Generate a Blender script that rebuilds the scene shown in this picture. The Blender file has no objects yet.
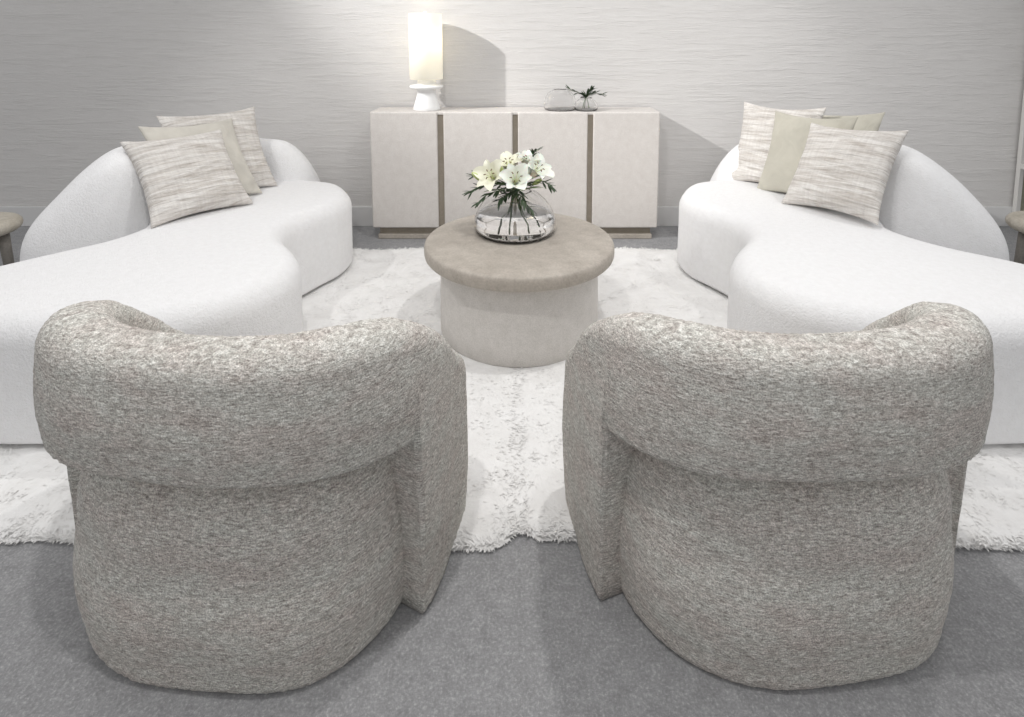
import bpy, bmesh, math, random
from mathutils import Vector, Matrix, Euler, noise
PI = math.pi
random.seed(7)
S = bpy.context.scene
C = S.collection

# ------------------------------------------------------------------ materials
def mat(name, col, rough=.8, **kw):
    m = bpy.data.materials.new(name); m.use_nodes = True
    b = m.node_tree.nodes['Principled BSDF']
    b.inputs['Base Color'].default_value = (*col, 1)
    b.inputs['Roughness'].default_value = rough
    for k, v in kw.items():
        b.inputs[k.replace('_', ' ')].default_value = v
    return m

def N(m, t, **kw):
    n = m.node_tree.nodes.new(t)
    for k, v in kw.items():
        if hasattr(n, k): setattr(n, k, v)
        else: n.inputs[k.replace('_', ' ')].default_value = v
    return n
def L(m, a, b): m.node_tree.links.new(a, b)
def coords(m, scale=(1, 1, 1), kind='Object'):
    tc = N(m, 'ShaderNodeTexCoord'); mp = N(m, 'ShaderNodeMapping')
    mp.inputs['Scale'].default_value = scale
    L(m, tc.outputs[kind], mp.inputs['Vector']); return mp.outputs[0]
def nz(m, vec, scale, detail=3, rough=.6, dist=0):
    n = N(m, 'ShaderNodeTexNoise'); n.inputs['Scale'].default_value = scale
    n.inputs['Detail'].default_value = detail; n.inputs['Roughness'].default_value = rough
    n.inputs['Distortion'].default_value = dist
    L(m, vec, n.inputs['Vector']); return n.outputs['Fac']
def ramp(m, fac, stops):
    r = N(m, 'ShaderNodeValToRGB'); e = r.color_ramp.elements
    while len(e) < len(stops): e.new(.5)
    for i, (p, c) in enumerate(stops):
        e[i].position = p; e[i].color = (*c, 1)
    L(m, fac, r.inputs[0]); return r.outputs[0]
def mix(m, a, b, f, mode='MIX'):
    x = N(m, 'ShaderNodeMix', data_type='RGBA', blend_type=mode)
    if isinstance(f, (int, float)): x.inputs[0].default_value = f
    else: L(m, f, x.inputs[0])
    for s, v in ((6, a), (7, b)):
        if isinstance(v, tuple): x.inputs[s].default_value = (*v, 1)
        else: L(m, v, x.inputs[s])
    return x.outputs[2]
def bump(m, h, strength, dist=.01, prev=None):
    b = N(m, 'ShaderNodeBump'); b.inputs['Strength'].default_value = strength
    b.inputs['Distance'].default_value = dist
    L(m, h, b.inputs['Height'])
    if prev is not None: L(m, prev, b.inputs['Normal'])
    return b.outputs[0]
def P(m): return m.node_tree.nodes['Principled BSDF']
def math_(m, op, a, b):
    x = N(m, 'ShaderNodeMath', operation=op)
    for i, v in enumerate((a, b)):
        if isinstance(v, (int, float)): x.inputs[i].default_value = v
        else: L(m, v, x.inputs[i])
    return x.outputs[0]

def M_boucle():
    m = mat('grey_boucle', (.4, .37, .34), .95)
    v1 = coords(m, (1, 1, 4.6)); v2 = coords(m, (1, 1, 1)); v3 = coords(m, (1, 1, 2.6))
    a = nz(m, v1, 70, 4, .75); b = nz(m, v2, 330, 2, .6); c = nz(m, v3, 7, 4, .7)
    col = ramp(m, a, [(.34, (.33, .305, .28)), (.5, (.585, .56, .525)), (.66, (.87, .85, .815))])
    fl = ramp(m, b, [(.36, (.6, .6, .6)), (.62, (1.22, 1.22, 1.22))])
    col = mix(m, col, fl, .85, 'MULTIPLY')
    tint = ramp(m, c, [(.35, (.94, .88, .86)), (.6, (1.0, 1.02, 1.0))])
    col = mix(m, col, tint, .8, 'MULTIPLY')
    L(m, col, P(m).inputs['Base Color'])
    n = bump(m, b, .8, .004); n = bump(m, a, .55, .005, n)
    L(m, n, P(m).inputs['Normal'])
    return m
def M_white_fabric():
    m = mat('white_boucle', (.86, .85, .85), .95)
    v = coords(m)
    b = nz(m, v, 130, 3, .7); a = nz(m, v, 42, 3, .6)
    L(m, ramp(m, a, [(.3, (.815, .81, .81)), (.65, (.85, .847, .85))]), P(m).inputs['Base Color'])
    n = bump(m, b, .7, .006); n = bump(m, a, .15, .006, n)
    L(m, n, P(m).inputs['Normal'])
    return m
def M_wall():
    m = mat('ribbed_plaster_paper', (.62, .6, .58), .85)
    v = coords(m, (3.2, 1, 15)); v2 = coords(m, (1, 1, 2)); v3 = coords(m, (1.3, 1, 17))
    a = nz(m, v, 2.6, 7, .68, .25); b = nz(m, v2, 70, 4, .7); c = nz(m, v3, 2.0, 5, .65, .3)
    L(m, ramp(m, a, [(.3, (.63, .615, .60)), (.7, (.67, .655, .64))]), P(m).inputs['Base Color'])
    n = bump(m, ramp(m, c, [(.5, (0, 0, 0)), (.66, (1, 1, 1))]), .3, .008)
    n = bump(m, a, .35, .009, n); n = bump(m, b, .2, .004, n)
    L(m, n, P(m).inputs['Normal'])
    return m
def M_floor():
    m = mat('grey_carpet_tile', (.2, .2, .2), .9)
    v = coords(m)
    a = nz(m, v, 150, 4, .8); b = nz(m, v, 28, 4, .7); c = nz(m, v, 2.5, 3, .5)
    col = ramp(m, a, [(.33, (.235, .235, .24)), (.55, (.33, .33, .335)), (.70, (.52, .52, .525))])
    col = mix(m, col, ramp(m, b, [(.3, (.84, .84, .84)), (.7, (1.12, 1.12, 1.12))]), 1, 'MULTIPLY')
    L(m, col, P(m).inputs['Base Color'])
    L(m, bump(m, a, .4, .003), P(m).inputs['Normal'])
    return m
def M_stone(name, c1, c2, sc=16, rough=.7, bs=.08):
    m = mat(name, c1, rough)
    v = coords(m)
    a = nz(m, v, sc, 6, .7, .4); b = nz(m, v, sc * 9, 3, .6)
    col = ramp(m, a, [(.32, c1), (.68, c2)])
    col = mix(m, col, ramp(m, b, [(.3, (.88, .88, .88)), (.7, (1.1, 1.1, 1.1))]), 1, 'MULTIPLY')
    L(m, col, P(m).inputs['Base Color'])
    L(m, bump(m, a, bs, .01), P(m).inputs['Normal'])
    return m
def M_stripe():
    m = mat('slub_woven_cushion', (.6, .56, .52), .9)
    v = coords(m, (1.3, 1, 17)); v2 = coords(m, (26, 1, 2)); v3 = coords(m, (1, 1, 1)); v4 = coords(m, (1, 1, 9))
    a = nz(m, v, 3.6, 5, .7, .6); b = nz(m, v2, 3, 3, .6); c = nz(m, v3, 260, 2, .5); d = nz(m, v4, 3.2, 4, .65, .5)
    col = ramp(m, a, [(.34, (.48, .44, .40)), (.48, (.63, .60, .565)), (.62, (.77, .75, .72))])
    col = mix(m, col, ramp(m, b, [(.3, (.90, .885, .88)), (.65, (1.05, 1.05, 1.045))]), .7, 'MULTIPLY')
    L(m, col, P(m).inputs['Base Color'])
    n = bump(m, d, .9, .026); n = bump(m, a, .5, .012, n); n = bump(m, c, .3, .003, n)
    L(m, n, P(m).inputs['Normal'])
    return m
def M_sage(name='sage_linen', c=(.47, .45, .385)):
    m = mat(name, c, .9)
    v = coords(m); a = nz(m, v, 9, 3, .5, .8); b = nz(m, v, 300, 2, .5)
    L(m, ramp(m, a, [(.3, tuple(x * .92 for x in c)), (.7, tuple(x * 1.08 for x in c))]), P(m).inputs['Base Color'])
    n = bump(m, a, .35, .03); n = bump(m, b, .25, .003, n)
    L(m, n, P(m).inputs['Normal'])
    return m
def M_rug():
    m = mat('white_shag', (.82, .81, .80), 1)
    v = coords(m); a = nz(m, v, 9, 4, .7, .5); b = nz(m, v, 90, 3, .7)
    L(m, ramp(m, a, [(.3, (.80, .79, .775)), (.7, (.90, .895, .885))]), P(m).inputs['Base Color'])
    n = bump(m, b, .25, .006); n = bump(m, a, .35, .03, n)
    L(m, n, P(m).inputs['Normal'])
    return m

BOUCLE, WHITE, WALL, FLOOR = M_boucle(), M_white_fabric(), M_wall(), M_floor()
STRIPE, SAGE, RUG = M_stripe(), M_sage(), M_rug()
BEIGE = M_sage('oat_linen', (.56, .535, .48))
DOORM = M_stone('pale_shagreen', (.595, .56, .53), (.66, .63, .60), 22, .55, .05)
TAUPE = M_stone('taupe_recess', (.27, .235, .185), (.33, .29, .24), 20, .6)
TOPM = M_stone('weathered_oak_stone', (.37, .33, .285), (.50, .455, .40), 14, .6, .15)
BASEM = M_stone('pale_table_plaster', (.60, .575, .54), (.68, .65, .62), 26, .75, .1)
BOARD = mat('painted_baseboard', (.66, .655, .65), .45)
BLACK = mat('black_plinth', (.012, .012, .012), .7)
CERAM = mat('white_ceramic', (.86, .86, .85), .3)
OAKW = M_stone('stool_bleached_oak', (.42, .38, .31), (.56, .52, .45), 12, .6)
STOOLD = M_stone('stool_grey_leg', (.20, .185, .165), (.26, .24, .21), 12, .6)
SHELFW = mat('shelf_grey_paint', (.56, .55, .53), .5)
SHELFO = M_stone('shelf_olive_lining', (.23, .23, .17), (.27, .27, .20), 8, .7)
LEAF = mat('olive_leaf', (.045, .075, .035), .55)
LEAFL = mat('fresh_leaf', (.16, .24, .07), .5)
STEMM = mat('green_stem', (.09, .14, .05), .5)
PETAL = mat('lily_petal', (.88, .88, .80), .55); P(PETAL).inputs['Subsurface Weight'].default_value = .15
PETALC = mat('cream_lily_petal', (.88, .87, .72), .55)
BUD = mat('lily_bud', (.55, .63, .25), .5)
ANTHER = mat('brown_anther', (.12, .05, .02), .7)
GLASS = mat('clear_glass', (1, 1, 1), .01, IOR=1.45, Transmission_Weight=1.0)
WATER = mat('water', (1, 1, 1), .0, IOR=1.33, Transmission_Weight=1.0)
SHADE = bpy.data.materials.new('linen_lampshade'); SHADE.use_nodes = True
_p = P(SHADE); _p.inputs['Base Color'].default_value = (.88, .86, .80, 1); _p.inputs['Roughness'].default_value = .9
_p.inputs['Emission Color'].default_value = (1, .98, .92, 1); _p.inputs['Emission Strength'].default_value = .28
_t = N(SHADE, 'ShaderNodeBsdfTranslucent'); _t.inputs['Color'].default_value = (.95, .93, .86, 1)
_m = N(SHADE, 'ShaderNodeMixShader'); _m.inputs[0].default_value = .4
L(SHADE, _p.outputs[0], _m.inputs[1]); L(SHADE, _t.outputs[0], _m.inputs[2])
L(SHADE, _m.outputs[0], SHADE.node_tree.nodes['Material Output'].inputs[0])

# ------------------------------------------------------------------ helpers
def thing(name, label, cat, loc=(0, 0, 0), rotz=0, group=None):
    o = bpy.data.objects.new(name, None); C.objects.link(o)
    o.empty_display_size = .1
    o.location = loc; o.rotation_euler = (0, 0, rotz)
    o['label'] = label; o['category'] = cat
    if group: o['group'] = group
    return o
def tag(o, label, cat, group=None):
    o['label'] = label; o['category'] = cat
    if group: o['group'] = group
    return o
def mesh(name, verts, faces, m, parent=None, smooth=True, recalc=True):
    me = bpy.data.meshes.new(name); me.from_pydata([tuple(v) for v in verts], [], faces)
    if recalc:
        bm = bmesh.new(); bm.from_mesh(me); bmesh.ops.remove_doubles(bm, verts=bm.verts, dist=1e-6)
        bmesh.ops.recalc_face_normals(bm, faces=bm.faces); bm.to_mesh(me); bm.free()
    me.materials.append(m)
    if smooth: me.polygons.foreach_set('use_smooth', [True] * len(me.polygons))
    o = bpy.data.objects.new(name, me); C.objects.link(o)
    if parent: o.parent = parent
    return o
def cr(pts, n, closed=True):
    """Catmull-Rom through pts, n samples per span"""
    out = []; k = len(pts); pts = [Vector(p) for p in pts]
    rng = range(k) if closed else range(k - 1)
    for i in rng:
        if closed: p0, p1, p2, p3 = pts[i - 1], pts[i], pts[(i + 1) % k], pts[(i + 2) % k]
        else: p0, p1, p2, p3 = pts[max(i - 1, 0)], pts[i], pts[i + 1], pts[min(i + 2, k - 1)]
        for j in range(n):
            t = j / n
            out.append(.5 * ((2 * p1) + (p2 - p0) * t + (2 * p0 - 5 * p1 + 4 * p2 - p3) * t * t + (3 * p1 - p0 - 3 * p2 + p3) * t ** 3))
    if not closed: out.append(pts[-1].copy())
    return out
def resample(loop, n, closed=True):
    pts = loop + ([loop[0]] if closed else [])
    d = [0]
    for a, b in zip(pts, pts[1:]): d.append(d[-1] + (b - a).length)
    out = []; j = 0; m = n if closed else n - 1
    for i in range(n):
        t = d[-1] * i / m
        while j < len(d) - 2 and d[j + 1] < t: j += 1
        f = (t - d[j]) / max(d[j + 1] - d[j], 1e-9)
        out.append(pts[j].lerp(pts[j + 1], min(max(f, 0), 1)))
    return out
def ccw(loop):
    a = sum(p.x * q.y - q.x * p.y for p, q in zip(loop, loop[1:] + loop[:1]))
    return loop if a > 0 else loop[::-1]
def inset(loop, d, it=6):
    """inward offset in small smoothed steps, safe at concave bends"""
    cur = [p.copy() for p in loop]; n = len(cur)
    if abs(d) < 1e-9: return cur
    steps = max(1, int(abs(d) / .01)); s = d / steps
    for _ in range(steps):
        nx = []
        for i in range(n):
            t = (cur[(i + 1) % n] - cur[i - 1]); t.normalize()
            nx.append(cur[i] + Vector((-t.y, t.x)) * s)
        cur = [nx[i] * .7 + (nx[i - 1] + nx[(i + 1) % n]) * .15 for i in range(n)]
    return cur
def pillow_solid(name, outline, profile, m, parent=None, n=180, fan=False, zfun=None):
    """stack of loops: profile = [(inset, z)...] bottom to top"""
    loop = ccw(resample([Vector((p[0], p[1])) for p in outline], n))
    V = []; F = []
    base = {}
    for ins, z in profile:
        key = round(ins, 5)
        if key not in base: base[key] = inset(loop, ins)
        for p in base[key]:
            V.append((p.x, p.y, z if zfun is None else zfun(p.x, p.y, z)))
    k = len(profile)
    for r in range(k - 1):
        for i in range(n):
            j = (i + 1) % n
            F.append((r * n + i, r * n + j, (r + 1) * n + j, (r + 1) * n + i))
    F.append(tuple(range(n - 1, -1, -1)))
    if fan:
        for i in range(1, 7):                                          # rings shrinking to the centre
            f = 1 - i / 7
            cx = sum(p.x for p in base[key]) / n; cy = sum(p.y for p in base[key]) / n; zz = profile[-1][1]
            for p in base[key]:
                x, y = cx + (p.x - cx) * f, cy + (p.y - cy) * f
                V.append((x, y, zz if zfun is None else zfun(x, y, zz)))
        for q in range(k - 1, k + 5):
            for i in range(n):
                j = (i + 1) % n; F.append((q * n + i, q * n + j, (q + 1) * n + j, (q + 1) * n + i))
        k += 6
    F.append(tuple((k - 1) * n + i for i in range(n)))
    return mesh(name, V, F, m, parent)
def box_round(name, x0, x1, y0, y1, z0, z1, m, parent=None, r=.006, seg=3, smooth=True):
    bm = bmesh.new(); bmesh.ops.create_cube(bm, size=1)
    for v in bm.verts:
        v.co = Vector(((x0 + x1) / 2 + v.co.x * (x1 - x0), (y0 + y1) / 2 + v.co.y * (y1 - y0), (z0 + z1) / 2 + v.co.z * (z1 - z0)))
    if r > 0: bmesh.ops.bevel(bm, geom=bm.edges[:], offset=r, segments=seg, profile=.5, affect='EDGES')
    me = bpy.data.meshes.new(name); bm.to_mesh(me); bm.free(); me.materials.append(m)
    o = bpy.data.objects.new(name, me); C.objects.link(o)
    if parent: o.parent = parent
    return o
def lathe(name, prof, m, parent=None, n=64, loc=(0, 0, 0), sx=1, sy=1):
    V = []; F = []; k = len(prof)
    for r, z in prof:
        for i in range(n):
            a = 2 * PI * i / n; V.append((loc[0] + r * math.cos(a) * sx, loc[1] + r * math.sin(a) * sy, loc[2] + z))
    for q in range(k - 1):
        for i in range(n):
            j = (i + 1) % n; F.append((q * n + i, q * n + j, (q + 1) * n + j, (q + 1) * n + i))
    if prof[0][0] > 1e-5: F.append(tuple(range(n - 1, -1, -1)))
    if prof[-1][0] > 1e-5: F.append(tuple((k - 1) * n + i for i in range(n)))
    return mesh(name, V, F, m, parent)
def tubes(name, paths, rad, m, parent=None, n=6):
    V = []; F = []
    for path in paths:
        path = [Vector(p) for p in path]; b0 = len(V); k = len(path)
        for q, p in enumerate(path):
            t = (path[min(q + 1, k - 1)] - path[max(q - 1, 0)]).normalized()
            u = t.orthogonal().normalized() if q == 0 else (u - t * u.dot(t)).normalized()
            w = t.cross(u); r = rad(q / (k - 1)) if callable(rad) else rad
            for i in range(n):
                a = 2 * PI * i / n; V.append(p + (u * math.cos(a) + w * math.sin(a)) * r)
        for q in range(k - 1):
            for i in range(n):
                j = (i + 1) % n; F.append((b0 + q * n + i, b0 + q * n + j, b0 + (q + 1) * n + j, b0 + (q + 1) * n + i))
        F.append(tuple(b0 + i for i in range(n - 1, -1, -1))); F.append(tuple(b0 + (k - 1) * n + i for i in range(n)))
    return mesh(name, V, F, m, parent)
def fuzz(o, amp, scale):
    """knobbly cloth: push vertices along normals by noise"""
    me = o.data; nr = [v.normal.copy() for v in me.vertices]
    for v, q in zip(me.vertices, nr):
        v.co += q * amp * noise.noise(v.co * scale)
def subdiv(o, lv):
    md = o.modifiers.new('sub', 'SUBSURF'); md.levels = lv; md.render_levels = lv
def arcprof(z0, z1, rb, rt, nb=6, nt=10, extra=0):
    p = []
    for i in range(nb + 1):
        a = PI / 2 * i / nb; p.append((rb * (1 - math.sin(a)), z0 + rb * (1 - math.cos(a))))
    nm = 6
    for i in range(1, nm): p.append((0, z0 + rb + (z1 - rt - z0 - rb) * i / nm))
    for i in range(nt + 1):
        a = PI / 2 * i / nt; p.append((rt * (1 - math.cos(a)), z1 - rt + rt * math.sin(a)))
    return p

# ------------------------------------------------------------------ the room
WY = 3.66
def plane_grid(name, o, u, v, m, kind='structure'):
    o, u, v = Vector(o), Vector(u), Vector(v)
    ob = mesh(name, [o, o + u, o + u + v, o + v], [(0, 1, 2, 3)], m, smooth=False, recalc=False)
    ob['kind'] = kind; return ob
fl = box_round('floor', -6, 6, -2.5, WY + .1, -.08, 0, FLOOR, r=0); fl['kind'] = 'structure'
wb = box_round('wall_back', -6, 6, WY, WY + .1, 0, 2.9, WALL, r=0); wb['kind'] = 'structure'
bb = box_round('baseboard_back', -6, 6, WY - .014, WY, 0, .135, BOARD, r=.004); bb['kind'] = 'structure'

# ------------------------------------------------------------------ rug
def rug():
    t = thing('shag_rug', 'white shaggy sheepskin rug with wavy edges under sofas and coffee table', 'rug', (0, 0, 0))
    pts = []
    xs = 26
    def fr(x): return 1.262 + .012 * math.sin(x * 9) + .008 * noise.noise(Vector((x * 6, 0, 0))) + (.035 * math.exp(-((x - .012) / .035) ** 2))
    def bk(x): return 3.215 + .012 * math.sin(x * 11 + 1) + (-.02 * math.exp(-((x - .02) / .05) ** 2))
    nx, ny = 150, 80; V = []; F = []
    for j in range(ny + 1):
        for i in range(nx + 1):
            x = -1.95 + 3.9 * i / nx; v = j / ny
            y = fr(x) * (1 - v) + bk(x) * v
            e = min(i, nx - i, j, ny - j)
            seam = math.exp(-((x - .012) / .02) ** 2)
            z = .016 + .006 * noise.noise(Vector((x * 14, y * 14, 0))) - .006 * seam
            if e == 0: z = .002
            V.append((x, y, z))
    W = nx + 1
    for j in range(ny):
        for i in range(nx): F.append((j * W + i, j * W + i + 1, (j + 1) * W + i + 1, (j + 1) * W + i))
    # underside
    b0 = len(V); V += [(-1.93, 1.31, .0005), (1.93, 1.31, .0005), (1.93, 3.17, .0005), (-1.93, 3.17, .0005)]
    F.append((b0 + 3, b0 + 2, b0 + 1, b0))
    mesh('backing', V, F, RUG, t, recalc=False)
    V = []; F = []
    rnd = random.Random(3)
    def tuft(x, y, dx, dy, L_, w, z0=.012):
        b = len(V); a = math.atan2(dy, dx) + PI / 2
        wx, wy = math.cos(a) * w, math.sin(a) * w
        h = L_ * rnd.uniform(.12, .42); l = L_
        V.extend([(x - wx, y - wy, z0), (x + wx, y + wy, z0), (x + dx * l * .55 + wx * .8, y + dy * l * .55 + wy * .8, z0 + h * .75),
                  (x + dx * l * .55 - wx * .8, y + dy * l * .55 - wy * .8, z0 + h * .75), (x + dx * l, y + dy * l, z0 + h * .8)])
        F.append((b, b + 1, b + 2, b + 3)); F.append((b + 3, b + 2, b + 4))
    for k in range(52000):
        x = rnd.uniform(-1.75, 1.75); v = rnd.random() ** 1.35
        y = fr(x) * (1 - v) + bk(x) * v
        a = 2.5 * PI * noise.noise(Vector((x * 3.1, y * 3.1, 2))) + rnd.gauss(0, .7)
        tuft(x, y, math.cos(a), math.sin(a), rnd.uniform(.012, .026), rnd.uniform(.0012, .0028))
    for k in range(9000):                                             # fringe of the cut edges
        x = rnd.uniform(-1.9, 1.9); front = rnd.random() < .62
        y = (fr(x) + rnd.uniform(0, .01)) if front else (bk(x) - rnd.uniform(0, .01))
        clump = .5 + .8 * abs(noise.noise(Vector((x * 22, 5 if front else 9, 0))))
        a = (-PI / 2 if front else PI / 2) + rnd.gauss(0, .55)
        tuft(x, y, math.cos(a), math.sin(a), rnd.uniform(.012, .03) * clump, rnd.uniform(.0012, .003), .004)
    o = mesh('pile', V, F, RUG, t, smooth=False, recalc=False); o['kind'] = 'stuff'
rug()

# ------------------------------------------------------------------ sofas
def sofa(sgn, label):
    t = thing('curved_sofa', label, 'sofa', (0, 0, 0), 0, 'pair of curved white sofas')
    X = lambda pts: [(-sgn * p[0], *p[1:]) for p in pts]             # given for the left one
    plan = [(-.945, 3.09), (-.89, 2.94), (-.905, 2.77), (-.98, 2.62), (-1.03, 2.48), (-1.0, 2.34), (-.90, 2.20),
            (-.82, 2.05), (-.82, 1.88), (-.91, 1.72), (-1.12, 1.60), (-1.43, 1.562), (-1.75, 1.59), (-1.96, 1.72),
            (-2.01, 1.90), (-1.90, 2.07), (-1.74, 2.25), (-1.70, 2.45), (-1.85, 2.75), (-1.85, 3.05), (-1.6, 3.25), (-1.30, 3.30), (-1.06, 3.24)]
    out = cr(X(plan), 10)
    prof = arcprof(.03, .425, .02, .085)
    o = pillow_solid('seat', out, [(.02 + .0, .03)] + prof[1:] + [(.12, .4275), (.16, .429)], WHITE, t, n=260)
    fuzz(o, .006, 4)
    pillow_solid('plinth', out, [(.05, 0), (.05, .045)], BLACK, t, n=160)
    # backrest: boulder-like crescent, highest along its inner rim, falling away outward
    path = cr([(-1.88, 2.40), (-2.02, 2.66), (-2.05, 2.93), (-1.93, 3.20), (-1.66, 3.37), (-1.38, 3.385), (-1.21, 3.34)], 12, False)
    path = resample([Vector(p) for p in path], 70, False)
    tot = sum((b - a).length for a, b in zip(path, path[1:])); V = []; F = []; n = 44; k = len(path)
    sec0 = cr([(-.5, .0), (-.5, .3), (-.5, .52), (-.47, .64), (-.40, .705), (-.28, .735), (-.12, .715), (.08, .63), (.27, .52), (.41, .425), (.495, .33), (.515, .2), (.515, .0), (.2, .0), (-.2, .0)], 5)
    sec0 = resample([Vector(p) for p in sec0], n)
    for q, p in enumerate(path):
        s = tot * q / (k - 1)
        tan = (path[min(q + 1, k - 1)] - path[max(q - 1, 0)]).normalized(); outn = Vector((-tan.y, tan.x))
        f = q / (k - 1)
        w = .60 * (1 - f) + .40 * f - .10 * math.sin(PI * f)
        ht = 1.0 - .15 * f
        re, rf = .17, .22
        e = 1
        if s < re: e = math.sqrt(max(0, 1 - ((re - s) / re) ** 2))
        if tot - s < rf: e = math.sqrt(max(0, 1 - ((rf - (tot - s)) / rf) ** 2))
        ew = .25 + .75 * e if s < re else .12 + .88 * e
        ez = .80 + .20 * e if s < re else .55 + .45 * e
        if q == 0 or q == k - 1: ew *= .8
        for c in sec0:
            u = c.x * w * ew; z = .02 + max(c.y, 0) * ht * ez
            # outward is left of travel for the left sofa path (travel goes away, then to the right)
            pt = p + outn * u
            V.append((-sgn * pt.x, pt.y, z))
    for q in range(k - 1):
        for i in range(n):
            j = (i + 1) % n; F.append((q * n + i, q * n + j, (q + 1) * n + j, (q + 1) * n + i))
    F.append(tuple(range(n))); F.append(tuple((k - 1) * n + i for i in range(n)))
    b = mesh('backrest', V, F, WHITE, t); fuzz(b, .006, 4); subdiv(b, 1)
    return t
sofa(-1, 'white curved boucle sofa at left, holding three throw cushions')
sofa(1, 'white curved boucle sofa at right, holding four throw cushions')

# ------------------------------------------------------------------ armchairs
def superloop(a, b, n, k, ysc_front=1):
    out = []
    for i in range(k):
        t = 2 * PI * i / k; c, s = math.cos(t), math.sin(t)
        out.append(Vector((a * abs(c) ** (2 / n) * (1 if c > 0 else -1), b * abs(s) ** (2 / n) * (1 if s > 0 else -1))))
    return out
def armchair(label, loc, rz):
    t = thing('barrel_armchair', label, 'armchair', loc, rz, 'pair of grey boucle armchairs')
    # drum seat
    loop = [Vector((p.x, p.y if p.y < 0 else p.y * .86)) for p in superloop(.386, .384, 2.7, 240)]
    prof = [(.026, .0)] + [(.010 + .016 * (1 - math.sin(a)), .0 + .03 * (1 - math.cos(a))) for a in [PI / 2 * i / 5 for i in range(1, 6)]]
    body = []
    for i in range(1, 22):
        z = .03 + (.27 - .03) * i / 21; f = (z - .03) / .24
        body.append((.012 - .012 * math.sin(PI * min(1, f * 1.1)), z))
    top = [(body[-1][0] + .092 * (1 - math.cos(PI / 2 * i / 10)), .27 + .150 * math.sin(PI / 2 * i / 10)) for i in range(1, 11)]
    o = pillow_solid('seat', loop, prof + body + top + [(.13, .422)], BOUCLE, t, n=300,
                     fan=True, zfun=lambda x, y, z: z - .11 * max(0, min(1, (y + .2) / .4)) * max(0, (z - .2) / .22))
    fuzz(o, .004, 5); fuzz(o, .0022, 130)
    # wrap-around back band and arms (a horseshoe in plan)
    pts = []
    A, B, nn = .371, .335, 2.6
    for i in range(61):
        th = PI + PI * i / 60                                          # left, around the rear, to right
        c, s = math.cos(th), math.sin(th)
        pts.append(Vector((A * abs(c) ** (2 / nn) * (1 if c > 0 else -1), -B * abs(s) ** (2 / nn))))
    la = [Vector((-.377, .15)), Vector((-.378, .10)), Vector((-.376, .05))]
    ra = [Vector((.376, .05)), Vector((.378, .10)), Vector((.377, .15))]
    path = resample(la + pts + ra, 420, False)
    for _ in range(14): path = [path[0]] + [(path[i - 1] + path[i] * 2 + path[i + 1]) / 4 for i in range(1, len(path) - 1)] + [path[-1]]
    tot = sum((b - a).length for a, b in zip(path, path[1:])); k = len(path); V = []; F = []
    def section(tk, z0, z1, rt, rb):
        """upright rounded slab section, outer side first"""
        pts_ = []; nb, nt, ns = 6, 12, 18
        for i in range(nb): a = PI / 2 * i / nb; pts_.append((tk - rb + rb * math.sin(a), z0 + rb - rb * math.cos(a)))
        for i in range(ns):
            f = i / ns; pts_.append((tk + .007 * math.sin(PI * f), z0 + rb + (z1 - rt - z0 - rb) * f))
        for i in range(nt): a = PI / 2 * i / nt; pts_.append((tk - rt + rt * math.cos(a), z1 - rt + rt * math.sin(a)))
        for i in range(nt): a = PI / 2 * i / nt; pts_.append((-tk + rt - rt * math.sin(a), z1 - rt + rt * math.cos(a)))
        for i in range(ns): f = i / ns; pts_.append((-tk, z1 - rt + (z0 + rb - z1 + rt) * f))
        for i in range(nb): a = PI / 2 * i / nb; pts_.append((-tk + rb - rb * math.cos(a), z0 + rb - rb * math.sin(a)))
        pts_.append((0, z0))
        return pts_
    kz = [(-.5, .692), (-.27, .692), (-.2, .680), (-.13, .655), (-.06, .604), (.0, .55), (.06, .485), (.12, .445), (.3, .43)]
    for q, p in enumerate(path):
        s = tot * q / (k - 1); d = min(s, tot - s)
        tan = (path[min(q + 1, k - 1)] - path[max(q - 1, 0)]).normalized(); outn = Vector((tan.y, -tan.x))
        e = 1 if d > .06 else math.sqrt(max(0, 1 - ((.06 - d) / .06) ** 2))
        y = p.y
        for (ya, za), (yb, zb) in zip(kz, kz[1:]):
            if ya <= y <= yb: ztop = za + (zb - za) * (y - ya) / (yb - ya)
        g = max(0, min(1, (y + .166) / .012)); g0 = max(0, min(1, (y + .28) / .1))
        mid = max(0, min(1, (.36 - abs(p.x)) / .26)); mid = mid * mid * (3 - 2 * mid)
        zbot = (.436 + .022 * mid - .012 * g0 * g0) * (1 - g) + .003 * g
        tk = .068 * (.45 + .55 * e); zt_ = ztop - .05 * (1 - e)
        flare = max(0, min(1, (y + .2) / .15)) * .005
        for u, z in section(tk, zbot, zt_, min(.052, tk * .9), .016):
            low = max(0, 1 - z / .40)
            uu = u + flare * (1 - .8 * low) if u > 0 else u
            pt = p + outn * uu
            V.append((pt.x, pt.y, z))
    n = len(V) // k
    for q in range(k - 1):
        for i in range(n):
            j = (i + 1) % n; F.append((q * n + i, q * n + j, (q + 1) * n + j, (q + 1) * n + i))
    F.append(tuple(range(n))); F.append(tuple((k - 1) * n + i for i in range(n)))
    b = mesh('backrest', V, F, BOUCLE, t); fuzz(b, .003, 5); fuzz(b, .0022, 130)
    return t
armchair('grey boucle barrel armchair at left, seen from behind, its back to the viewer', (-.588, 1.312, 0), math.radians(-7))
armchair('grey boucle barrel armchair at right, seen from behind, in front of the right sofa', (.590, 1.32, 0), math.radians(4))

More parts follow.
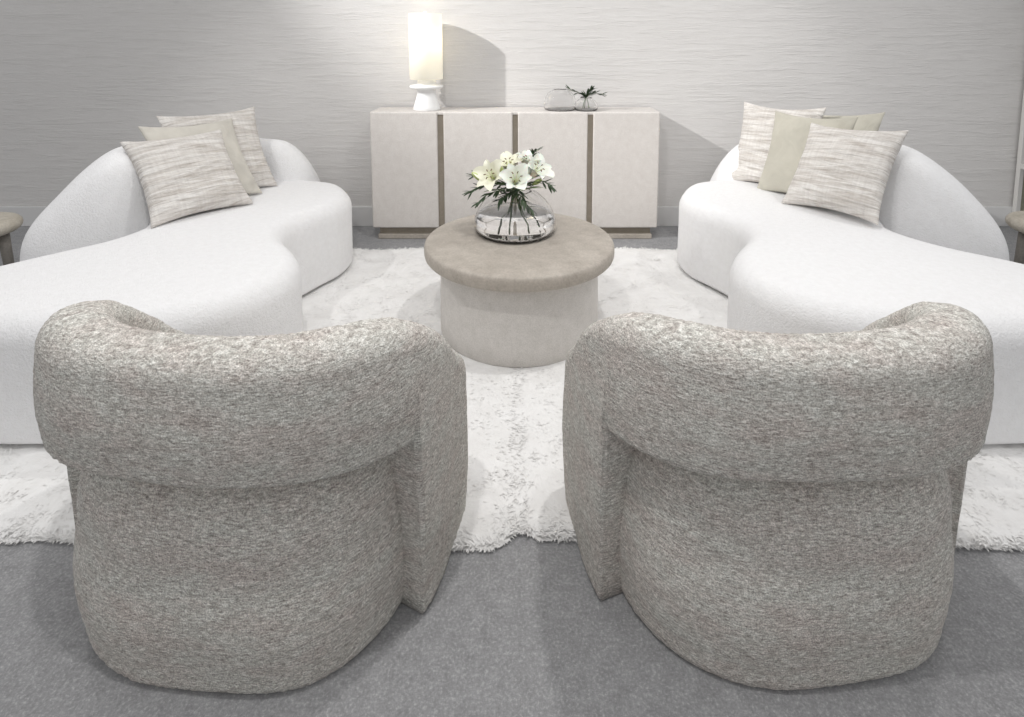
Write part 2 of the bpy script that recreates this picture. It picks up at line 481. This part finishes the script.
# ------------------------------------------------------------------ coffee table
def coffee_table():
    t = thing('coffee_table', 'round coffee table with a thick taupe top and pale drum base', 'table', (.018, 2.328, 0))
    R, z0, z1 = .406, .340, .398
    pr = [(0, z0), (R - .05, z0)]
    for i in range(9):
        a = -PI / 2 + PI * i / 8; pr.append((R - .018 + .018 * abs(math.cos(a)) ** .6, (z0 + z1) / 2 + (z1 - z0) / 2 * (1 if a > 0 else -1) * abs(math.sin(a)) ** .8))
    pr += [(R - .06, z1), (0, z1)]
    lathe('table_top', pr, TOPM, t, 128)
    lathe('base', [(0, .012), (.333, .012), (.340, .02), (.341, .1), (.337, .33), (.335, .342), (0, .342)], BASEM, t, 128)
coffee_table()

# ------------------------------------------------------------------ credenza
def credenza():
    fy = 3.388
    t = thing('credenza', 'long pale four-door credenza against the back wall', 'cabinet', (0, fy, 0))
    W = .892; top = .811; D = WY - .016 - fy
    box_round('carcass', -W + .004, W - .004, .022, D, .085, top - .003, TAUPE, t, .004)
    box_round('cabinet_top', -W, W, .012, D, top - .02, top, DOORM, t, .006)
    for sx in (-1, 1):
        box_round('side_panel', *(sorted((sx * (W - .02), sx * W))), .012, D, .08, top - .019, DOORM, t, .004)
    edges = [(-W, -.485), (-.445, -.016), (.014, .452), (.487, W)]
    edges = [(-W, -.478), (-.441, -.015), (.018, .448), (.482, W)]
    for a, b in edges: box_round('door', a, b, 0, .022, .078, top - .001, DOORM, t, .009, 4)
    box_round('plinth', -W + .035, W - .035, .04, D - .02, .03, .086, TAUPE, t, .004)
    box_round('plinth_foot', -W + .028, W - .028, .02, D - .01, 0, .032, TOPM, t, .005)
credenza()

# ------------------------------------------------------------------ lamp
def lamp():
    t = thing('table_lamp', 'lit table lamp with tall cylinder shade and white flared base', 'lamp', (-.558, 3.50, .811))
    lathe('lamp_base', [(0, 0), (.083, 0), (.086, .004), (.083, .02), (.066, .075), (.056, .115), (.06, .13), (.10, .138), (.106, .146), (.106, .152), (.10, .157), (.062, .160), (.058, .166), (.056, .190), (.03, .194), (0, .194)], CERAM, t, 72)
    R = .103
    lathe('lamp_shade', [(R, .197), (R, .60), (R - .002, .602), (R - .004, .60), (R - .004, .197), (R - .002, .195), (R, .197)], SHADE, t, 72)
    # harp and finial
    tubes('harp', [[(0, 0, .19), (0, 0, .60)]], .004, CERAM, t, 8)
    tubes('shade_spider', [[(-R + .004, 0, .596), (R - .004, 0, .596)], [(0, -R + .004, .596), (0, R - .004, .596)]], .0025, CERAM, t)
    lathe('finial', [(0, .60), (.012, .60), (.014, .606), (.012, .614), (0, .618)], CERAM, t, 24)
    lathe('bulb', [(0, .36), (.012, .36), (.014, .38), (.028, .41), (.03, .43), (.02, .455), (0, .465)], mat('warm_bulb', (1, .95, .8), .5, Emission_Color=(1, .9, .65, 1), Emission_Strength=5.0), t, 24)
lamp()

# ------------------------------------------------------------------ vases
def glass_vase(name, label, cat, loc, outer, th=.004):
    t = thing(name, label, cat, loc)
    inner = [(max(r - th, 0), z) for r, z in outer]
    prof = outer + [(outer[-1][0] - th * .5, outer[-1][1] + .002)] + inner[::-1]
    prof = prof[:]
    # closed thick shell: bottom centre -> outer up -> lip -> inner down -> bottom centre
    body = [(0, 0)] + outer + [(outer[-1][0] - th / 2, outer[-1][1] + th / 2)] + inner[::-1][:-1] + [(max(inner[0][0] - .004, .001), th * 1.6), (0, th * 1.6)]
    lathe('vase_body', body, GLASS, t, 72)
    return t
zt = .398
VX, VY = .0, 2.425
vase = glass_vase('glass_vase', 'large clear domed glass vase standing on the coffee table', 'vase', (VX, VY, zt),
                  [(.165, 0), (.178, .010), (.184, .030), (.180, .065), (.164, .105), (.138, .142), (.108, .168), (.082, .181), (.070, .185)])
wat = lathe('water', [(0, .008), (.162, .008), (.174, .020), (.179, .035), (.176, .062), (.171, .078), (0, .078)], WATER, vase, 72)
glass_vase('small_vase', 'small round clear vase with olive leaves on the credenza', 'vase', (.445, 3.47, .811),
           [(.062, 0), (.072, .008), (.076, .024), (.07, .045), (.055, .062), (.038, .074), (.036, .08)], .003)
glass_vase('dome_vase', 'empty clear dome vase beside the small leafy vase on the credenza', 'vase', (.285, 3.50, .811),
           [(.088, 0), (.098, .006), (.101, .02), (.10, .05), (.092, .085), (.075, .11), (.05, .124), (.04, .128)], .003)

def leaf_geo(V, F, base, d, length, width, up=Vector((0, 0, 1)), curl=.15):
    d = d.normalized(); side = d.cross(up)
    if side.length < .01: side = Vector((1, 0, 0))
    side.normalize(); nrm = side.cross(d); b = len(V); k = 6
    for i in range(k + 1):
        f = i / k; w = width * math.sin(PI * min(1, f * .93 + .05)) ** .8 * .5
        c = base + d * length * f - nrm * curl * length * f * f
        V.extend([c - side * w, c + nrm * (-w * .3), c + side * w])
    for i in range(k):
        for j in range(2): F.append((b + i * 3 + j, b + i * 3 + j + 1, b + (i + 1) * 3 + j + 1, b + (i + 1) * 3 + j))
def sprig(name, label, pts, nleaf, ll, lw, seed, mt=None, cat='foliage', group=None, start=.35):
    rnd = random.Random(seed); p = cr(pts, 8, False); base = p[0]
    t = thing(name, label, cat, tuple(base), 0, group)
    tubes('stem', [[q - base for q in p]], lambda f: .0022 * (1 - .6 * f), STEMM, t)
    V = []; F = []; k = len(p)
    for i in range(nleaf):
        f = start + (1 - start) * i / (nleaf - 1); q = min(int(f * (k - 1)), k - 2)
        tan = (p[q + 1] - p[q]).normalized(); side = tan.cross(Vector((rnd.uniform(-.5, .5), rnd.uniform(-.5, .5), 1))).normalized()
        sg = 1 if i % 2 else -1
        d = tan * .75 + side * sg * rnd.uniform(.5, .9) + Vector((0, 0, rnd.uniform(-.2, .25)))
        leaf_geo(V, F, p[q] - base, d, ll * rnd.uniform(.75, 1.2), lw, curl=rnd.uniform(-.05, .25))
    o = mesh('leaves', V, F, mt or LEAF, t, recalc=False); o['kind'] = 'stuff'
    return t
# petals
def bloom(parent, c, d, size, mt, seed, openness=.75):
    rnd = random.Random(seed); d = Vector(d).normalized()
    u = d.orthogonal().normalized(); w = d.cross(u); V = []; F = []
    for i in range(6):
        a = 2 * PI * i / 6 + rnd.uniform(-.1, .1); r = (u * math.cos(a) + w * math.sin(a)); sd = d.cross(r)
        b = len(V); k = 9; Ln = size * (1.0 if i % 2 else .93); wd = size * (.52 if i % 2 else .38)
        for q in range(k + 1):
            f = q / k
            ax = Ln * (.95 * f - .42 * f ** 3 * openness); ra = Ln * openness * (.10 + .75 * f ** 1.7)
            c0 = c + d * ax + r * ra; ww = wd * (math.sin(PI * (f * .9 + .07)) ** .75) * .5
            for jj in (-1, -.5, 0, .5, 1):
                V.append(c0 + sd * ww * jj + (d * -.3 + r * -.25) * 0 + d * (abs(jj) ** 2 * ww * .5) + d * .004 * rnd.uniform(-1, 1))
        for q in range(k):
            for j in range(4): F.append((b + q * 5 + j, b + q * 5 + j + 1, b + (q + 1) * 5 + j + 1, b + (q + 1) * 5 + j))
    o = mesh('bloom', V, F, mt, parent, recalc=False)
    st = []; tips = []
    for i in range(6):
        a = 2 * PI * i / 6 + .3; r = (u * math.cos(a) + w * math.sin(a))
        e = c + d * size * .62 + r * size * .16; st.append([c, c + d * size * .4 + r * size * .05, e]); tips.append((e - r * .004, e + r * .006))
    tubes('filaments', st, .0009, BUD, o, 5); tubes('anthers', [list(x) for x in tips], .0022, ANTHER, o, 5)
    return o
def bud(parent, c, d, ln, r):
    c, d = Vector(c), Vector(d).normalized()
    return tubes('bud', [[c + d * ln * f / 8 for f in range(9)]], lambda f: r * (math.sin(PI * (.06 + .88 * f)) ** .8), BUD, parent, 10)
# vase opening centre
OC = Vector((VX, VY, zt + .186))
def lily(label, foot, blooms, buds, leaves, seed, mt=PETAL):
    foot = Vector((VX, VY, zt)) + Vector(foot)
    t = thing('lily', label, 'flower', tuple(foot), 0, 'white lilies in the glass vase')
    paths = []
    neck = OC + Vector((random.Random(seed).uniform(-.02, .02), random.Random(seed + 1).uniform(-.02, .02), 0))
    for c, d, s, *r in blooms:
        c = OC + Vector(c); paths.append([p - foot for p in cr([foot, neck, c - Vector(d).normalized() * .02, c], 6, False)])
    for c, d, ln, r in buds:
        c = OC + Vector(c); paths.append([p - foot for p in cr([foot, neck, c], 6, False)])
    tubes('stem', paths, .0028, STEMM, t, 8)
    for i, (c, d, s, *r) in enumerate(blooms):
        bloom(t, OC + Vector(c) - foot, d, s * 1.3, (r[0] if r else mt), seed * 7 + i, (r[1] if len(r) > 1 else .75))
    for c, d, ln, r in buds: bud(t, OC + Vector(c) - foot, d, ln, r)
    for c, d, ln, w in leaves:
        V = []; F = []; leaf_geo(V, F, OC + Vector(c) - foot, Vector(d), ln, w, curl=.25); mesh('leaf', V, F, LEAFL, t, recalc=False)
lily('white lily facing forward in the middle of the vase bouquet', (.05, -.04, .012),
     [((.0, -.045, .035), (.05, -.75, .62), .105, PETAL, .62)], [((-.045, -.02, .05), (-.25, -.2, 1), .07, .012)], [((.02, -.02, .0), (.8, -.2, .5), .10, .02)], 11)
lily('creamy lily with dark anthers, left of the middle bloom', (.08, .02, .012),
     [((-.085, -.02, .050), (-.35, -.70, .55), .092, PETALC, .8)], [((-.125, -.03, .045), (-.75, -.2, .55), .08, .014), ((-.055, -.01, .055), (-.1, -.2, 1), .06, .013)], [((-.05, -.02, .01), (-1, -.3, .2), .09, .018)], 23)
lily('white lily turned sideways at the right of the vase bouquet', (-.05, .03, .012),
     [((.065, .01, .055), (.55, -.45, .75), .10, PETAL, .7)], [((.075, -.02, .03), (.9, -.2, .6), .055, .011)], [((.03, .0, .0), (.9, .1, .3), .10, .018)], 37)
lily('pale lily rising at the back of the vase bouquet', (-.02, -.05, .012),
     [((-.02, .04, .065), (-.15, -.35, .9), .09, PETALC, .7), ((.045, .05, .075), (.2, -.2, .95), .085, PETAL, .65)], [], [((-.01, .03, .02), (.3, .8, .6), .09, .016)], 51)
sp = [
    ('long dark olive sprig reaching farthest left out of the vase', [(.04, 0, -.12), (0, 0, 0), (-.07, -.03, .035), (-.15, -.04, .03), (-.205, -.04, .0)], 22),
    ('dark olive sprig drooping low at left of the vase', [(.05, -.03, -.13), (-.01, -.02, 0), (-.06, -.07, .02), (-.12, -.09, .005), (-.16, -.09, -.03)], 20),
    ('dark olive sprig arching to the right of the vase', [(-.04, -.02, -.13), (.01, -.01, 0), (.07, -.03, .04), (.12, -.04, .05), (.16, -.05, .03)], 16),
    ('tall dark olive sprig standing above the right lily', [(-.03, .03, -.13), (.01, .02, 0), (.045, .04, .07), (.075, .04, .13), (.09, .03, .175)], 18),
    ('short olive sprig hanging over the rim toward the viewer', [(.02, .03, -.10), (0, -.01, .0), (.01, -.06, .02), (.03, -.10, -.01), (.07, -.12, -.05)], 14),
    ('short olive sprig tucked beneath the lilies at upper left', [(.03, .02, -.1), (-.01, 0, 0), (-.08, .01, .05), (-.14, .01, .07), (-.185, 0, .065)], 14),
    ('leafy sprig packed in the vase neck under the middle lily', [(.0, .02, -.1), (0, 0, -.01), (-.01, -.05, .01), (-.04, -.07, .0), (-.07, -.09, -.02)], 16)]
for i, (lb, pts, nl) in enumerate(sp):
    sprig('olive_sprig', lb, [OC + Vector(p) for p in pts], nl + 8, .045, .012, 60 + i, group='olive sprigs in the glass vase')
SO = Vector((.445, 3.47, .811 + .082))
for i, (lb, pts) in enumerate([
    ('small olive sprig leaning left in the credenza vase', [(.02, 0, -.07), (0, 0, 0), (-.05, -.01, .03), (-.11, -.02, .055)]),
    ('small olive sprig upright in the credenza vase', [(-.01, 0, -.07), (0, 0, 0), (.015, -.01, .03), (.035, -.01, .055)]),
    ('small olive sprig leaning right in the credenza vase', [(-.02, 0, -.07), (0, 0, 0), (.05, -.01, .025), (.10, -.02, .02)])]):
    sprig('olive_sprig', lb, [SO + Vector(p) for p in pts], 20, .045, .016, 90 + i, group='olive sprigs in the small vase', start=.3)

# ------------------------------------------------------------------ cushions
def cushion(label, loc, rot, size, m, seed, puff=.066, crease=1.0):
    """square cushion in its own x-z plane, -y faces the viewer"""
    N_ = 44; V = []; F = []; rnd = random.Random(seed); h = size / 2
    ox, oz = rnd.uniform(0, 50), rnd.uniform(0, 50)
    def pt(i, j, sd):
        u = -1 + 2 * i / N_; v = -1 + 2 * j / N_
        pin = 1 - .13 * (1 - v * v) * abs(u) ** 3; piv = 1 - .13 * (1 - u * u) * abs(v) ** 3   # sides drawn in between corners
        x = u * h * pin * 1.03; z = v * h * piv * 1.03
        e = max(0, (1 - u ** 2)) ** .5 * max(0, (1 - v ** 2)) ** .5
        y = puff * e ** .85
        nn = noise.noise(Vector((x * 5 + ox, z * 14 + oz, 0))) * .010 * e ** .4 + noise.noise(Vector((x * 9 + ox, z * 34 + oz, 3))) * .0045 * e ** .3 * crease
        # corner folds
        cf = math.exp(-((abs(u) - .8) ** 2 + (abs(v) - .8) ** 2) / .05) * .006 * math.sin((u * v) * 14 + seed)
        return (x, sd * (y + nn + (cf if e > 0 else 0)) , z)
    W = N_ + 1
    for sd in (-1, 1):
        for j in range(W):
            for i in range(W): V.append(pt(i, j, sd) if 0 < i < N_ and 0 < j < N_ else (*pt(i, j, 0)[:1], 0, pt(i, j, 0)[2]))
    for b, fl_ in ((0, 0), (W * W, 1)):
        for j in range(N_):
            for i in range(N_):
                q = (b + j * W + i, b + j * W + i + 1, b + (j + 1) * W + i + 1, b + (j + 1) * W + i)
                F.append(q[::-1] if fl_ else q)
    o = mesh('throw_cushion', V, F, m); subdiv(o, 1)
    o.location = loc; o.rotation_euler = rot
    return tag(o, label, 'cushion', 'throw cushions on the curved sofas')
cushion('striped cream cushion at the front of the left sofa trio', (-1.572, 2.635, .607), (-.695, -.009, .921), .455, STRIPE, 1)
cushion('plain oat cushion sandwiched between two striped ones on the left sofa', (-1.595, 2.80, .632), (-.62, .03, 1.0), .47, BEIGE, 2, puff=.05, crease=.2)
cushion('striped cushion at the back of the left sofa trio', (-1.61, 2.985, .642), (-.54, -.011, .82), .50, STRIPE, 3)
cushion('striped cream cushion farthest back on the right sofa', (1.472, 3.118, .650), (-.32, -.029, -.98), .49, STRIPE, 4, puff=.036)
cushion('plain sage cushion leaning between two striped ones on the right sofa', (1.520, 2.885, .642), (-.35, -.05, -1.10), .468, SAGE, 5, puff=.04, crease=.2)
cushion('plain sage cushion half hidden behind the right sofa cushions, peaked corner at right', (1.70, 2.97, .650), (-.50, -.09, -.92), .47, SAGE, 6, puff=.045, crease=.2)
cushion('striped cream cushion at the front of the right sofa, by its armrest', (1.562, 2.615, .636), (-.56, -.055, -1.06), .462, STRIPE, 7)

# ------------------------------------------------------------------ side stools and bookcase
def stool(label, x, y):
    t = thing('side_stool', label, 'stool', (x, y, 0), 0, 'round side stools at the picture edges')
    pr = [(0, .295), (.12, .295)] + [(.145 + .045 * math.cos(a), .322 + .035 * math.sin(a)) for a in [-PI / 2 + PI * i / 10 for i in range(11)]] + [(.10, .359), (0, .359)]
    lathe('seat', pr, OAKW, t, 64)
    for a in (.5, 2.6, 4.4):
        tubes('leg', [[(.11 * math.cos(a), .11 * math.sin(a), .30), (.13 * math.cos(a), .13 * math.sin(a), .0)]], lambda f: .026 - .008 * f, STOOLD, t, 16)
stool('round wooden stool with grey legs at the left picture edge', -2.69, 2.68)
stool('round wooden stool with grey legs at the right picture edge', 2.70, 2.70)
def bookcase():
    t = thing('bookcase', 'grey open-sided bookcase with olive lining against the back wall at far right', 'bookcase', (3.78, WY - .17, 0))
    w = .44; h = 1.9; d0, d1 = -.15, .155
    for sx in (-1, 1):
        for ya, yb in ((d0, d0 + .03), (d1 - .03, d1)): box_round('post', *sorted((sx * w, sx * (w - .03))), ya, yb, 0, h, SHELFW, t, .003)
    for z in (.03, .42, .80, 1.18, 1.55, h - .02): box_round('shelf', -w + .004, w - .004, d0, d1, z - .018, z + .018, SHELFW, t, .003)
    box_round('back_panel', -w + .03, w - .03, d1 - .02, d1, .05, h - .04, SHELFO, t, 0)
bookcase()

# ------------------------------------------------------------------ light
def spot(loc, target, power, size, blend=.3, rad=.04, col=(1, .985, .97)):
    l = bpy.data.lights.new('ceiling_spot', 'SPOT'); l.energy = power; l.spot_size = math.radians(size); l.spot_blend = blend
    l.shadow_soft_size = rad; l.color = col
    o = bpy.data.objects.new('ceiling_spot', l); C.objects.link(o); o.location = loc
    o.rotation_euler = (Vector(target) - Vector(loc)).to_track_quat('-Z', 'Y').to_euler()
    return o
def area(loc, target, power, sx, sy):
    l = bpy.data.lights.new('ceiling_panel', 'AREA'); l.energy = power; l.shape = 'RECTANGLE'; l.size = sx; l.size_y = sy
    o = bpy.data.objects.new('ceiling_panel', l); C.objects.link(o); o.location = loc
    o.rotation_euler = (Vector(target) - Vector(loc)).to_track_quat('-Z', 'Y').to_euler()
spot((-5.1, .85, 4.2), (.45, 3.66, 1.45), 1650, 27, .9, .06)                    # washes the wall behind the credenza
spot((2.35, 2.5, 2.7), (1.0, 2.5, .4), 42, 95, .6)                       # right sofa
spot((-2.3, 2.3, 2.7), (-1.1, 2.4, .4), 42, 95, .6)                      # left sofa
spot((.55, 1.75, 2.75), (-.1, 1.3, 0), 62, 120, .6)                       # between the chairs
spot((-.4, .65, 2.75), (0, 2.2, .4), 60, 110, .6)
w = bpy.data.worlds.new('World'); S.world = w; w.use_nodes = True
w.node_tree.nodes['Background'].inputs[0].default_value = (1, 1, 1.01, 1)
w.node_tree.nodes['Background'].inputs[1].default_value = .66
pl = bpy.data.lights.new('lamp_bulb_light', 'POINT'); pl.energy = .8; pl.color = (1, .88, .68); pl.shadow_soft_size = .03
po = bpy.data.objects.new('lamp_bulb_light', pl); C.objects.link(po); po.location = (-.515, 3.46, 1.27)

# ------------------------------------------------------------------ camera
cam = bpy.data.cameras.new('camera'); co = bpy.data.objects.new('camera', cam); C.objects.link(co)
TH = math.radians(6); FP = 557.
co.location = (0, 0, 1.25); co.rotation_euler = (PI / 2 - TH, 0, 0)
cam.sensor_width = 36; cam.lens = FP / 1024 * 36
YP = 40 + FP * math.tan(TH)
cam.shift_x = -(515 - 512) / 1024; cam.shift_y = -(358.5 - YP) / 1024
S.camera = co
S.view_settings.view_transform = 'Standard'; S.view_settings.look = 'None'
S.view_settings.gamma = 1; S.view_settings.use_curve_mapping = False; S.view_settings.exposure = 0
